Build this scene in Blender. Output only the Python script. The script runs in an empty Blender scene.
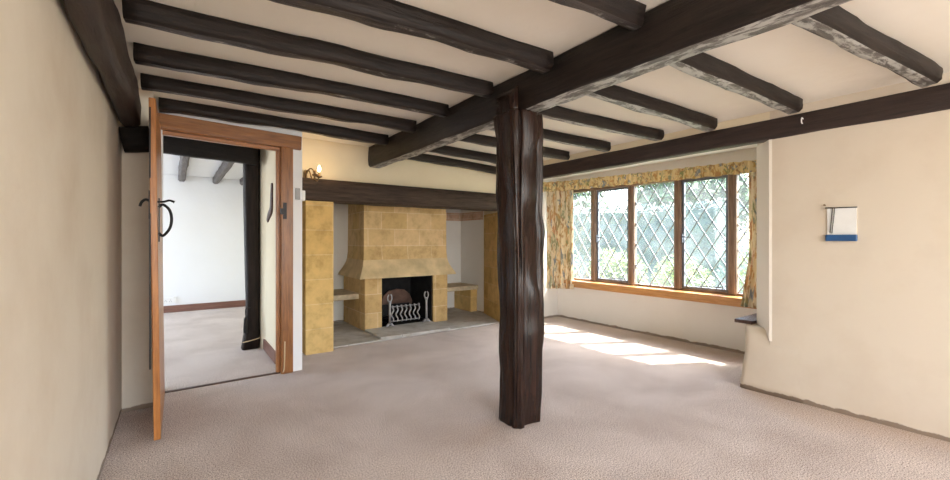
import bpy, bmesh, math, random
from mathutils import Vector, Matrix, noise

random.seed(7)
SC = bpy.context.scene
C = SC.collection
PI = math.pi

# ------------------------------------------------------------------ camera
TH = math.radians(35.83)
cam_d = bpy.data.cameras.new('camera')
cam = bpy.data.objects.new('camera', cam_d)
C.objects.link(cam)
cam.location = (0, 0, 1.15)
cam.rotation_euler = (PI / 2, 0, -TH)
cam_d.sensor_width = 36
cam_d.lens = 410 / 950 * 36
cam_d.clip_start = 0.02
SC.camera = cam

# ------------------------------------------------------------------ colour management
SC.view_settings.view_transform = 'Standard'
SC.view_settings.look = 'None'
SC.view_settings.gamma = 1
SC.view_settings.use_curve_mapping = False
SC.view_settings.exposure = 0.15
try:
    SC.cycles.use_denoising = True
    SC.cycles.max_bounces = 10
    SC.cycles.diffuse_bounces = 6
    SC.cycles.transparent_max_bounces = 16
    SC.cycles.caustics_refractive = False
except Exception:
    pass

# ------------------------------------------------------------------ world, sun, window light
W = bpy.data.worlds.new('World')
SC.world = W
W.use_nodes = True
wn = W.node_tree
wn.nodes.clear()
sky = wn.nodes.new('ShaderNodeTexSky')
sky.sky_type = 'NISHITA'
sky.sun_disc = False
sky.sun_elevation = math.radians(57)
sky.sun_rotation = math.radians(108)
sky.dust_density = 3.0
sky.air_density = 1.0
bgn = wn.nodes.new('ShaderNodeBackground')
bgn.inputs['Strength'].default_value = 1.6
wo = wn.nodes.new('ShaderNodeOutputWorld')
wn.links.new(sky.outputs[0], bgn.inputs[0])
wn.links.new(bgn.outputs[0], wo.inputs[0])


def lamp(name, kind, loc, energy, color=(1, 1, 1), **kw):
    d = bpy.data.lights.new(name, kind)
    d.energy = energy
    d.color = color
    for k, v in kw.items():
        setattr(d, k, v)
    o = bpy.data.objects.new(name, d)
    C.objects.link(o)
    o.location = loc
    return o


def aim(o, direction):
    o.rotation_euler = Vector(direction).to_track_quat('-Z', 'Y').to_euler()


el, az = math.radians(54), (0.894, -0.447)
sun = lamp('sun', 'SUN', (10, -3, 12), 22, (1, 0.96, 0.89), angle=math.radians(1.2))
aim(sun, (-az[0] * math.cos(el), -az[1] * math.cos(el), -math.sin(el)))

# daylight of the big leaded window (sky portal) and of the far room windows, plus an added fill lamp behind the camera
por = lamp('window_portal', 'AREA', (4.86, 2.76, 1.25), 1, shape='RECTANGLE', size=2.95, size_y=1.4)
por.data.cycles.is_portal = True
por.rotation_euler = (PI / 2, 0, PI / 2)
aim(por, (-1, 0, 0))
rear = lamp('rear_fill_light', 'AREA', (1.35, -2.72, 1.35), 105, (1.0, 0.975, 0.95), shape='RECTANGLE', size=3.1, size_y=1.3)
aim(rear, (0, 1, 0))
far = lamp('far_room_daylight', 'AREA', (-3.0, 6.4, 1.3), 80, (0.86, 0.93, 1.0), shape='RECTANGLE', size=2.4, size_y=1.3)
aim(far, (1, 0, 0))


# ------------------------------------------------------------------ materials
def new_mat(name):
    m = bpy.data.materials.new(name)
    m.use_nodes = True
    nt = m.node_tree
    b = nt.nodes['Principled BSDF']
    return m, nt, b


def N(nt, t, **kw):
    n = nt.nodes.new(t)
    for k, v in kw.items():
        setattr(n, k, v)
    return n


def ramp(nt, stops):
    r = nt.nodes.new('ShaderNodeValToRGB')
    e = r.color_ramp.elements
    while len(e) < len(stops):
        e.new(0.5)
    for i, (p, c) in enumerate(stops):
        e[i].position = p
        e[i].color = (*c, 1) if len(c) == 3 else c
    return r


def coords(nt, scale=(1, 1, 1), world=False):
    mp = N(nt, 'ShaderNodeMapping')
    mp.inputs['Scale'].default_value = scale
    if world:
        g = N(nt, 'ShaderNodeNewGeometry')
        nt.links.new(g.outputs['Position'], mp.inputs['Vector'])
    else:
        tc = N(nt, 'ShaderNodeTexCoord')
        nt.links.new(tc.outputs['Object'], mp.inputs['Vector'])
    return mp


def noise_tex(nt, vec, scale, detail=4, rough=0.55, dist=0.0):
    n = N(nt, 'ShaderNodeTexNoise')
    n.inputs['Scale'].default_value = scale
    n.inputs['Detail'].default_value = detail
    n.inputs['Roughness'].default_value = rough
    n.inputs['Distortion'].default_value = dist
    nt.links.new(vec.outputs[0], n.inputs['Vector'])
    return n


def bump(nt, b, height, strength=0.3, dist=0.01):
    bp = N(nt, 'ShaderNodeBump')
    bp.inputs['Strength'].default_value = strength
    bp.inputs['Distance'].default_value = dist
    nt.links.new(height, bp.inputs['Height'])
    nt.links.new(bp.outputs[0], b.inputs['Normal'])


def mixc(nt, fac, a, b_, mode='MIX'):
    m = N(nt, 'ShaderNodeMix', data_type='RGBA', blend_type=mode)
    for sock, v in ((m.inputs[0], fac), (m.inputs[6], a), (m.inputs[7], b_)):
        if isinstance(v, (int, float)):
            sock.default_value = v
        elif isinstance(v, tuple):
            sock.default_value = (*v, 1)
        else:
            nt.links.new(v, sock)
    return m.outputs[2]


def mat_plain(name, col, rough=0.6, metal=0.0, var=0.0, scale=20, bmp=0.0):
    m, nt, b = new_mat(name)
    b.inputs['Roughness'].default_value = rough
    b.inputs['Metallic'].default_value = metal
    mp = coords(nt)
    n = noise_tex(nt, mp, scale)
    lo = tuple(c * (1 - var) for c in col)
    hi = tuple(min(1, c * (1 + var)) for c in col)
    r = ramp(nt, [(0.3, lo), (0.7, hi)])
    nt.links.new(n.outputs[0], r.inputs[0])
    nt.links.new(r.outputs[0], b.inputs['Base Color'])
    if bmp:
        bump(nt, b, n.outputs[0], bmp, 0.004)
    return m


def mat_plaster(name, col, dirt=(0.45, 0.36, 0.27), dirt_amt=0.35, base_dirt=False):
    m, nt, b = new_mat(name)
    b.inputs['Roughness'].default_value = 0.85
    mp = coords(nt, world=True)
    n1 = noise_tex(nt, mp, 1.6, 5, 0.6)
    n2 = noise_tex(nt, mp, 9, 5, 0.6)
    r1 = ramp(nt, [(0.45, (0, 0, 0)), (0.8, (dirt_amt,) * 3)])
    nt.links.new(n1.outputs[0], r1.inputs[0])
    c = mixc(nt, r1.outputs[0], col, dirt)
    if base_dirt:                                   # scuffed stain band above the carpet
        g = N(nt, 'ShaderNodeNewGeometry')
        sp = N(nt, 'ShaderNodeSeparateXYZ')
        nt.links.new(g.outputs['Position'], sp.inputs[0])
        ad = N(nt, 'ShaderNodeMath', operation='MULTIPLY_ADD')
        nt.links.new(n2.outputs[0], ad.inputs[0])
        ad.inputs[1].default_value = -0.05
        nt.links.new(sp.outputs[2], ad.inputs[2])
        r2 = ramp(nt, [(0.0, (0.8,) * 3), (0.006, (0, 0, 0))])
        nt.links.new(ad.outputs[0], r2.inputs[0])
        c = mixc(nt, r2.outputs[0], c, (0.16, 0.10, 0.06))
    nt.links.new(c, b.inputs['Base Color'])
    bump(nt, b, n2.outputs[0], 0.25, 0.012)
    return m


def mat_timber(name, lo, hi, rough=0.5, residue=0.0, res_col=(0.5, 0.48, 0.46), bmp=0.6, spec=0.5):
    """grain runs along local X"""
    m, nt, b = new_mat(name)
    mp = coords(nt, (1.3, 16, 16))
    n1 = noise_tex(nt, mp, 3.2, 6, 0.65, 0.6)
    mp2 = coords(nt, (3.5, 9, 9))
    n2 = noise_tex(nt, mp2, 2.6, 8, 0.68, 0.4)
    r = ramp(nt, [(0.3, lo), (0.72, hi)])
    nt.links.new(n1.outputs[0], r.inputs[0])
    c = r.outputs[0]
    if residue:
        r2 = ramp(nt, [(0.66 - residue * 0.28, (0, 0, 0)), (0.72 - residue * 0.24, (0.85,) * 3)])
        nt.links.new(n2.outputs[0], r2.inputs[0])
        c = mixc(nt, r2.outputs[0], c, res_col)
    nt.links.new(c, b.inputs['Base Color'])
    b.inputs['Roughness'].default_value = rough
    b.inputs['Specular IOR Level'].default_value = spec
    bump(nt, b, n1.outputs[0], bmp, 0.012)
    return m


def mat_stone(name, c1, c2, mortar, bw=0.42, bh=0.235, rough=0.8):
    m, nt, b = new_mat(name)
    g = N(nt, 'ShaderNodeNewGeometry')
    sp = N(nt, 'ShaderNodeSeparateXYZ')
    nt.links.new(g.outputs['Position'], sp.inputs[0])
    a = N(nt, 'ShaderNodeMath', operation='ADD')
    nt.links.new(sp.outputs[0], a.inputs[0])
    nt.links.new(sp.outputs[1], a.inputs[1])
    cb = N(nt, 'ShaderNodeCombineXYZ')
    nt.links.new(a.outputs[0], cb.inputs[0])
    nt.links.new(sp.outputs[2], cb.inputs[1])
    br = N(nt, 'ShaderNodeTexBrick')
    br.inputs['Scale'].default_value = 1
    br.inputs['Brick Width'].default_value = bw
    br.inputs['Row Height'].default_value = bh
    br.inputs['Mortar Size'].default_value = 0.004
    br.inputs['Mortar Smooth'].default_value = 0.4
    br.inputs['Bias'].default_value = -0.1
    br.inputs['Color1'].default_value = (*c1, 1)
    br.inputs['Color2'].default_value = (*c2, 1)
    br.inputs['Mortar'].default_value = (*mortar, 1)
    nt.links.new(cb.outputs[0], br.inputs['Vector'])
    mp = coords(nt, world=True)
    n1 = noise_tex(nt, mp, 7, 6, 0.65)
    r = ramp(nt, [(0.3, (0.70, 0.64, 0.54)), (0.5, (0.97, 0.95, 0.92)), (0.75, (1.14, 1.12, 1.1))])
    nt.links.new(n1.outputs[0], r.inputs[0])
    c = mixc(nt, 1.0, br.outputs[0], r.outputs[0], 'MULTIPLY')
    nt.links.new(c, b.inputs['Base Color'])
    b.inputs['Roughness'].default_value = rough
    n3 = noise_tex(nt, mp, 30, 4)
    bump(nt, b, n3.outputs[0], 0.25, 0.006)
    return m


def mat_carpet():
    m, nt, b = new_mat('carpet')
    mp = coords(nt, world=True)
    n1 = noise_tex(nt, mp, 150, 2, 0.8)
    n2 = noise_tex(nt, mp, 1.7, 5, 0.6, 0.4)
    n3 = noise_tex(nt, mp, 45, 3, 0.6)
    r1 = ramp(nt, [(0.37, (0.20, 0.155, 0.138)), (0.50, (0.60, 0.52, 0.475)), (0.63, (0.84, 0.76, 0.71))])
    nt.links.new(n1.outputs[0], r1.inputs[0])
    r2 = ramp(nt, [(0.35, (0.84, 0.80, 0.77)), (0.62, (1.06, 1.05, 1.04))])
    nt.links.new(n2.outputs[0], r2.inputs[0])
    c = mixc(nt, 1.0, r1.outputs[0], r2.outputs[0], 'MULTIPLY')
    # brown soiling along the foot of the right wall, and worn tracks
    g = N(nt, 'ShaderNodeNewGeometry')
    sp = N(nt, 'ShaderNodeSeparateXYZ')
    nt.links.new(g.outputs['Position'], sp.inputs[0])
    ma = N(nt, 'ShaderNodeMath', operation='MULTIPLY_ADD')
    nt.links.new(n2.outputs[0], ma.inputs[0])
    ma.inputs[1].default_value = 0.9
    nt.links.new(sp.outputs[0], ma.inputs[2])
    r3 = ramp(nt, [(0.0, (0, 0, 0)), (1.0, (0.55,) * 3)])
    mr = N(nt, 'ShaderNodeMapRange')
    nt.links.new(ma.outputs[0], mr.inputs[0])
    mr.inputs[1].default_value = 3.65
    mr.inputs[2].default_value = 4.05
    my = N(nt, 'ShaderNodeMapRange')
    nt.links.new(sp.outputs[1], my.inputs[0])
    my.inputs[1].default_value = 1.55
    my.inputs[2].default_value = 1.15
    mm = N(nt, 'ShaderNodeMath', operation='MULTIPLY')
    nt.links.new(mr.outputs[0], mm.inputs[0])
    nt.links.new(my.outputs[0], mm.inputs[1])
    nt.links.new(mm.outputs[0], r3.inputs[0])
    c = mixc(nt, r3.outputs[0], c, (0.40, 0.25, 0.13))
    nt.links.new(c, b.inputs['Base Color'])
    b.inputs['Roughness'].default_value = 0.95
    b.inputs['Specular IOR Level'].default_value = 0.1
    try:
        b.inputs['Sheen Weight'].default_value = 0.15
    except Exception:
        pass
    h = N(nt, 'ShaderNodeMath', operation='ADD')
    nt.links.new(n1.outputs[0], h.inputs[0])
    nt.links.new(n3.outputs[0], h.inputs[1])
    bump(nt, b, n1.outputs[0], 0.35, 0.008)
    return m


def mat_fabric(name, shrink=(1.0, 1.0, 1.0), ground=(0.80, 0.71, 0.53)):
    """cream cotton with a printed floral pattern"""
    m, nt, b = new_mat(name)
    mp = coords(nt, shrink)
    v = N(nt, 'ShaderNodeTexVoronoi')
    v.inputs['Scale'].default_value = 11
    nt.links.new(mp.outputs[0], v.inputs['Vector'])
    n = noise_tex(nt, mp, 15, 4, 0.6, 0.8)
    hs = ramp(nt, [(0.0, (0.16, 0.22, 0.34)), (0.3, (0.22, 0.26, 0.10)), (0.5, (0.50, 0.23, 0.09)),
                   (0.75, (0.58, 0.36, 0.10)), (1.0, (0.30, 0.16, 0.09))])
    sp = N(nt, 'ShaderNodeSeparateColor')
    nt.links.new(v.outputs['Color'], sp.inputs[0])
    nt.links.new(sp.outputs[0], hs.inputs[0])
    mk = ramp(nt, [(0.48, (0, 0, 0)), (0.56, (0.85,) * 3)])
    nt.links.new(n.outputs[0], mk.inputs[0])
    c = mixc(nt, mk.outputs[0], ground, hs.outputs[0])
    nt.links.new(c, b.inputs['Base Color'])
    b.inputs['Roughness'].default_value = 0.9
    tr = N(nt, 'ShaderNodeBsdfTranslucent')
    nt.links.new(c, tr.inputs[0])
    mx = N(nt, 'ShaderNodeMixShader')
    mx.inputs[0].default_value = 0.22
    out = nt.nodes['Material Output']
    nt.links.new(b.outputs[0], mx.inputs[1])
    nt.links.new(tr.outputs[0], mx.inputs[2])
    nt.links.new(mx.outputs[0], out.inputs[0])
    return m


def mat_glass():
    """old window glass: clear, faintly reflective, with a translucent haze mixed in to imitate bloom"""
    m = bpy.data.materials.new('hazed_glass')
    m.use_nodes = True
    nt = m.node_tree
    nt.nodes.clear()
    out = N(nt, 'ShaderNodeOutputMaterial')
    tr = N(nt, 'ShaderNodeBsdfTransparent')
    tr.inputs[0].default_value = (0.96, 0.985, 0.98, 1)
    gl = N(nt, 'ShaderNodeBsdfGlossy')
    gl.inputs['Roughness'].default_value = 0.06
    df = N(nt, 'ShaderNodeBsdfTranslucent')  # translucent share stands in for bloom and haze over the panes
    df.inputs[0].default_value = (0.9, 0.97, 1.0, 1)
    m1 = N(nt, 'ShaderNodeMixShader')
    m1.inputs[0].default_value = 0.035
    nt.links.new(tr.outputs[0], m1.inputs[1])
    nt.links.new(gl.outputs[0], m1.inputs[2])
    mp = coords(nt, world=True)
    n = noise_tex(nt, mp, 5, 4)
    r = ramp(nt, [(0.3, (0.015,) * 3), (0.7, (0.042,) * 3)])
    nt.links.new(n.outputs[0], r.inputs[0])
    m2 = N(nt, 'ShaderNodeMixShader')
    nt.links.new(r.outputs[0], m2.inputs[0])
    nt.links.new(m1.outputs[0], m2.inputs[1])
    nt.links.new(df.outputs[0], m2.inputs[2])
    nt.links.new(m2.outputs[0], out.inputs[0])
    return m


def mat_leaf(name, lo, hi):
    m, nt, b = new_mat(name)
    mp = coords(nt, world=True)
    n = noise_tex(nt, mp, 4.0, 4, 0.7)
    r = ramp(nt, [(0.3, lo), (0.7, hi)])
    nt.links.new(n.outputs[0], r.inputs[0])
    nt.links.new(r.outputs[0], b.inputs['Base Color'])
    b.inputs['Roughness'].default_value = 0.5
    return m


def mat_emit(name, col, st):
    m, nt, b = new_mat(name)
    b.inputs['Base Color'].default_value = (*col, 1)
    b.inputs['Emission Color'].default_value = (*col, 1)
    b.inputs['Emission Strength'].default_value = st
    return m


M = {}
M['plaster'] = mat_plaster('cream_plaster', (0.75, 0.68, 0.57), dirt=(0.54, 0.43, 0.31), dirt_amt=0.55, base_dirt=True)
M['plaster_warm'] = mat_plaster('warm_plaster', (0.78, 0.69, 0.51), dirt=(0.60, 0.49, 0.33), dirt_amt=0.3)
M['plaster_tan'] = mat_plaster('tan_plaster', (0.67, 0.59, 0.48), dirt=(0.50, 0.39, 0.28), dirt_amt=0.5, base_dirt=True)
M['plaster_white'] = mat_plaster('white_plaster', (0.80, 0.78, 0.74), dirt=(0.60, 0.54, 0.46), dirt_amt=0.25, base_dirt=True)
M['reveal'] = mat_plaster('lit_reveal', (0.86, 0.80, 0.70), dirt=(0.72, 0.63, 0.5), dirt_amt=0.2)  # paler than the wall: light on the splay is put into the colour
M['white_paint'] = mat_plaster('white_paint', (0.82, 0.83, 0.84), dirt=(0.7, 0.69, 0.67), dirt_amt=0.15)
M['ceiling'] = mat_plaster('ceiling_paint', (0.85, 0.81, 0.725), dirt=(0.74, 0.66, 0.56), dirt_amt=0.30)
M['carpet'] = mat_carpet()
M['beam'] = mat_timber('dark_beam', (0.005, 0.0038, 0.0034), (0.030, 0.020, 0.016), 0.5, spec=0.3)
M['beam_under'] = mat_timber('worn_lit_underside', (0.012, 0.009, 0.008), (0.07, 0.055, 0.05), 0.42, residue=0.3, res_col=(0.34, 0.32, 0.30))  # wear residue, paled further for light reflected up from the floor
M['beam_pale'] = mat_timber('limewashed_lit_underside', (0.03, 0.026, 0.024), (0.17, 0.155, 0.145), 0.40, residue=0.7, res_col=(0.50, 0.50, 0.475))  # limewash residue and floor-reflected light, both put into the colour
M['lintel'] = mat_timber('lintel_oak', (0.018, 0.011, 0.008), (0.085, 0.055, 0.040), 0.6, spec=0.3)
M['plate'] = mat_timber('brown_plate', (0.012, 0.007, 0.006), (0.050, 0.028, 0.022), 0.5)
M['post'] = mat_timber('varnished_post', (0.010, 0.006, 0.004), (0.095, 0.052, 0.034), 0.30, bmp=0.8, spec=0.6)
M['black_wood'] = mat_timber('black_timber', (0.005, 0.004, 0.003), (0.018, 0.013, 0.010), 0.65, spec=0.2)
M['grey_wood'] = mat_timber('grey_timber', (0.05, 0.04, 0.038), (0.17, 0.15, 0.14), 0.6)
M['oak'] = mat_timber('varnished_oak', (0.15, 0.052, 0.010), (0.38, 0.150, 0.036), 0.35, bmp=0.25)
M['oak_edge'] = mat_timber('varnished_oak_edge', (0.26, 0.10, 0.030), (0.48, 0.21, 0.07), 0.35, bmp=0.2)
M['sill'] = mat_timber('sill_oak', (0.42, 0.19, 0.06), (0.66, 0.36, 0.14), 0.3, bmp=0.2)
M['mullion'] = mat_timber('mullion_oak', (0.12, 0.075, 0.052), (0.34, 0.225, 0.155), 0.5, bmp=0.4)
M['skirt'] = mat_timber('skirting_wood', (0.13, 0.055, 0.035), (0.26, 0.12, 0.085), 0.4, bmp=0.2)
M['dark_board'] = mat_timber('dark_board', (0.04, 0.02, 0.015), (0.11, 0.055, 0.04), 0.4)
M['stone'] = mat_stone('golden_ashlar', (0.64, 0.43, 0.15), (0.70, 0.50, 0.21), (0.74, 0.57, 0.31), 0.62, 0.25)
M['stone_pale'] = mat_stone('pale_ashlar', (0.56, 0.38, 0.16), (0.62, 0.44, 0.21), (0.72, 0.58, 0.38))
M['stone_hood'] = mat_stone('hood_ashlar', (0.60, 0.42, 0.19), (0.68, 0.50, 0.27), (0.76, 0.62, 0.40), 0.36, 0.215)
M['hearth'] = mat_stone('grey_flagstone', (0.50, 0.49, 0.465), (0.56, 0.55, 0.525), (0.22, 0.2, 0.18), 0.62, 5, 0.7)
M['skirt_stone'] = mat_plain('hood_skirt_stone', (0.60, 0.455, 0.25), 0.8, 0, 0.2, 6, 0.2)
M['bench_stone'] = mat_plain('bench_stone', (0.52, 0.43, 0.29), 0.8, 0, 0.25, 14, 0.3)
M['brick'] = mat_stone('red_brick', (0.62, 0.43, 0.31), (0.68, 0.50, 0.38), (0.72, 0.64, 0.54), 0.22, 0.075)
M['soot'] = mat_plain('sooted_brick', (0.013, 0.012, 0.012), 0.85, 0, 0.5, 12, 0.5)
M['fireback'] = mat_plain('rusty_iron', (0.16, 0.085, 0.06), 0.6, 0.1, 0.45, 9, 0.4)
M['iron'] = mat_plain('black_iron', (0.022, 0.020, 0.020), 0.45, 0.6, 0.3, 30, 0.2)
M['grey_iron'] = mat_plain('burnished_iron', (0.42, 0.41, 0.41), 0.42, 0.75, 0.15, 30, 0.1)
M['brass'] = mat_plain('aged_brass', (0.22, 0.14, 0.07), 0.4, 0.8, 0.3, 30)
M['white_plastic'] = mat_plain('white_plastic', (0.82, 0.82, 0.80), 0.35, 0, 0.03)
M['grey_plate'] = mat_plain('steel_plate', (0.30, 0.30, 0.30), 0.5, 0.2, 0.05)
M['blue'] = mat_plain('blue_plastic', (0.02, 0.09, 0.24), 0.4, 0, 0.1)
M['lead'] = mat_plain('lead_came', (0.32, 0.34, 0.37), 0.5, 0.2, 0.2, 40)
M['casement'] = mat_plain('casement_iron', (0.20, 0.22, 0.27), 0.5, 0.4, 0.2, 30)
M['fabric'] = mat_fabric('floral_curtain_cotton', (1.5, 1.5, 0.5))
M['fabric_val'] = mat_fabric('floral_valance_cotton', (1.7, 1.7, 1.3), (0.76, 0.61, 0.33))
M['glass'] = mat_glass()
M['bulb'] = mat_emit('lit_bulb', (1.0, 0.72, 0.38), 14)
M['wax'] = mat_plain('candle_tube', (0.62, 0.48, 0.28), 0.5, 0, 0.1)
M['cable'] = mat_plain('cream_cable', (0.62, 0.48, 0.30), 0.5, 0, 0.05)
M['grass'] = mat_leaf('lawn_grass', (0.07, 0.12, 0.03), (0.15, 0.20, 0.06))
M['hedge'] = mat_leaf('hedge_leaf', (0.008, 0.040, 0.034), (0.030, 0.095, 0.070))
M['shrub'] = mat_leaf('shrub_leaf', (0.07, 0.14, 0.015), (0.24, 0.30, 0.035))
M['tree'] = mat_leaf('tree_leaf', (0.022, 0.075, 0.022), (0.10, 0.19, 0.055))
M['bark'] = mat_plain('bark', (0.13, 0.09, 0.06), 0.9, 0, 0.3, 15, 0.4)
M['path'] = mat_plain('garden_wall_stone', (0.62, 0.58, 0.52), 0.9, 0, 0.15, 10)


# ------------------------------------------------------------------ geometry helpers
def tag(o, label, cat, group=None, kind=None):
    o['label'] = label
    o['category'] = cat
    if group:
        o['group'] = group
    if kind:
        o['kind'] = kind
    return o


def thing(name, label, cat, loc=(0, 0, 0), group=None, kind=None):
    o = bpy.data.objects.new(name, None)
    o.empty_display_size = 0.1
    o.location = loc
    C.objects.link(o)
    return tag(o, label, cat, group, kind)


def wloc(o):
    v = Vector(o.location)
    while o.parent:
        o = o.parent
        v += Vector(o.location)
    return v


def obj(name, bm, mats, parent=None, smooth=False, origin=None):
    """bm is in world coordinates; the object's origin goes to `origin` (default the parent's)"""
    me = bpy.data.meshes.new(name)
    base = wloc(parent) if parent else Vector((0, 0, 0))
    org = Vector(origin) if origin is not None else base
    bmesh.ops.translate(bm, verts=bm.verts, vec=-org)
    bmesh.ops.recalc_face_normals(bm, faces=bm.faces)
    if smooth:
        for f in bm.faces:
            f.smooth = True
    bm.to_mesh(me)
    bm.free()
    for m in (mats if isinstance(mats, (list, tuple)) else [mats]):
        me.materials.append(m)
    o = bpy.data.objects.new(name, me)
    C.objects.link(o)
    if parent:
        o.parent = parent
    o.location = org - base
    return o


def box(bm, x0, x1, y0, y1, z0, z1, mi=0):
    v = [bm.verts.new(p) for p in ((x0, y0, z0), (x1, y0, z0), (x1, y1, z0), (x0, y1, z0),
                                   (x0, y0, z1), (x1, y0, z1), (x1, y1, z1), (x0, y1, z1))]
    for q in ((0, 3, 2, 1), (4, 5, 6, 7), (0, 1, 5, 4), (1, 2, 6, 5), (2, 3, 7, 6), (3, 0, 4, 7)):
        bm.faces.new([v[i] for i in q]).material_index = mi


def prism(bm, poly, z0, z1):
    """z0 / z1: numbers, or lists with one height per polygon corner"""
    n = len(poly)
    a0 = z0 if isinstance(z0, (list, tuple)) else [z0] * n
    a1 = z1 if isinstance(z1, (list, tuple)) else [z1] * n
    lo = [bm.verts.new((p[0], p[1], a0[i])) for i, p in enumerate(poly)]
    hi = [bm.verts.new((p[0], p[1], a1[i])) for i, p in enumerate(poly)]
    bm.faces.new(lo[::-1])
    bm.faces.new(hi)
    for i in range(n):
        j = (i + 1) % n
        bm.faces.new((lo[i], lo[j], hi[j], hi[i]))


def prism_x(bm, prof, x0, x1):
    """profile in (y, z) extruded along x"""
    a = [bm.verts.new((x0, y, z)) for y, z in prof]
    b = [bm.verts.new((x1, y, z)) for y, z in prof]
    bm.faces.new(a)
    bm.faces.new(b[::-1])
    n = len(prof)
    for i in range(n):
        j = (i + 1) % n
        bm.faces.new((a[i], b[i], b[j], a[j]))


def prism_y(bm, prof, y0, y1):
    a = [bm.verts.new((x, y0, z)) for x, z in prof]
    b = [bm.verts.new((x, y1, z)) for x, z in prof]
    bm.faces.new(a)
    bm.faces.new(b[::-1])
    n = len(prof)
    for i in range(n):
        j = (i + 1) % n
        bm.faces.new((a[i], b[i], b[j], a[j]))


def bevel(bm, w=0.004, seg=1):
    bmesh.ops.bevel(bm, geom=list(bm.edges), offset=w, segments=seg, affect='EDGES', profile=0.6)


def tube(bm, pts, r, n=8, cap=True):
    pts = [Vector(p) for p in pts]
    rs = r if isinstance(r, (list, tuple)) else [r] * len(pts)
    rings = []
    prev = None
    for i, p in enumerate(pts):
        d = (pts[min(i + 1, len(pts) - 1)] - pts[max(i - 1, 0)]).normalized()
        if prev is None:
            up = Vector((0, 0, 1)) if abs(d.z) < 0.9 else Vector((1, 0, 0))
            u = d.cross(up).normalized()
        else:
            u = (prev - d * prev.dot(d)).normalized()
        prev = u
        w = d.cross(u)
        rings.append([bm.verts.new(p + (u * math.cos(2 * PI * k / n) + w * math.sin(2 * PI * k / n)) * rs[i]) for k in range(n)])
    for a, b in zip(rings, rings[1:]):
        for k in range(n):
            bm.faces.new((a[k], a[(k + 1) % n], b[(k + 1) % n], b[k]))
    if cap:
        bm.faces.new(rings[0][::-1])
        bm.faces.new(rings[-1])


def lathe(bm, prof, cx, cy, cz, n=16):
    rings = [[bm.verts.new((cx + r * math.cos(2 * PI * k / n), cy + r * math.sin(2 * PI * k / n), cz + z)) for k in range(n)] for r, z in prof]
    for a, b in zip(rings, rings[1:]):
        for k in range(n):
            bm.faces.new((a[k], a[(k + 1) % n], b[(k + 1) % n], b[k]))
    bm.faces.new(rings[0][::-1])
    bm.faces.new(rings[-1])


def smooth_path(pts, n=6):
    P = [Vector(p) for p in pts]
    P = [P[0]] + P + [P[-1]]
    out = []
    for i in range(1, len(P) - 2):
        for k in range(n):
            t = k / n
            a, b, c, d = P[i - 1], P[i], P[i + 1], P[i + 2]
            out.append(0.5 * ((2 * b) + (-a + c) * t + (2 * a - 5 * b + 4 * c - d) * t * t + (-a + 3 * b - 3 * c + d) * t ** 3))
    out.append(P[-2])
    return out


def timber(name, p0, p1, w, d, mats, seed=0, rough=0.006, wander=0.008, wane=0.22, taper=1.0, flat_top=True, parent=None, seg=0.06, side_ref=(0, 0, 1)):
    """hewn timber from p0 to p1 (the middle of its section): w across, d deep; local X runs along it; slot 1 = underside"""
    p0, p1 = Vector(p0), Vector(p1)
    X = (p1 - p0)
    L = X.length
    X.normalize()
    Y = Vector(side_ref).cross(X).normalized()
    Z = X.cross(Y)
    n = max(3, int(L / seg))
    r = min(w, d) * wane
    base = []
    hw, hd = w / 2, d / 2
    # section counter-clockwise from lower left, several points per side
    top_r = r * (0.3 if flat_top else 1)
    for t in (0, .33, .67, 1):
        base.append((-hw + r + (w - 2 * r) * t, -hd))
    for t in (0.0, .33, .67, 1):
        base.append((hw, -hd + r + (d - r - top_r) * t))
    for t in (0, .5, 1):
        base.append((hw - top_r - (w - 2 * top_r) * t, hd))
    for t in (0.0, .33, .67, 1):
        base.append((-hw, hd - top_r - (d - r - top_r) * t))
    nb = len(base)
    bm = bmesh.new()
    rings = []
    for i in range(n + 1):
        t = i / n
        x = L * t
        s = 1 + (taper - 1) * t
        dy = noise.noise(Vector((x * 1.3, seed * 7.1, 0))) * wander
        dz = noise.noise(Vector((x * 1.3, seed * 7.1, 9))) * wander * 0.5
        ring = []
        for (y, z) in base:
            q = Vector((x * 3.0, y * 14 + seed * 3.3, z * 14))
            q2 = Vector((x * 9.0, y * 30 + seed * 3.3, z * 30 + 5))
            k = noise.noise(q) * rough + noise.noise(q2) * rough * 0.4
            ln = math.hypot(y, z)
            yy = y * s + dy + k * y / ln * 1.4
            zz = z + (dz + k * z / ln * 1.4 if z < hd - 1e-6 else 0.0)
            ring.append(bm.verts.new((x, yy, zz)))
        rings.append(ring)
    for a, b in zip(rings, rings[1:]):
        for k in range(nb):
            f = bm.faces.new((a[k], a[(k + 1) % nb], b[(k + 1) % nb], b[k]))
            f.smooth = True
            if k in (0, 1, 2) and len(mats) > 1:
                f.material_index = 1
    bm.faces.new(rings[0])
    bm.faces.new(rings[-1][::-1])
    bmesh.ops.recalc_face_normals(bm, faces=bm.faces)
    me = bpy.data.meshes.new(name)
    bm.to_mesh(me)
    bm.free()
    for m in mats:
        me.materials.append(m)
    o = bpy.data.objects.new(name, me)
    C.objects.link(o)
    R = Matrix((X, Y, Z)).transposed().to_4x4()
    R.translation = p0
    o.matrix_world = R
    if parent:
        o.parent = parent
        o.matrix_parent_inverse = Matrix.Translation(-wloc(parent))
    return o


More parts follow.
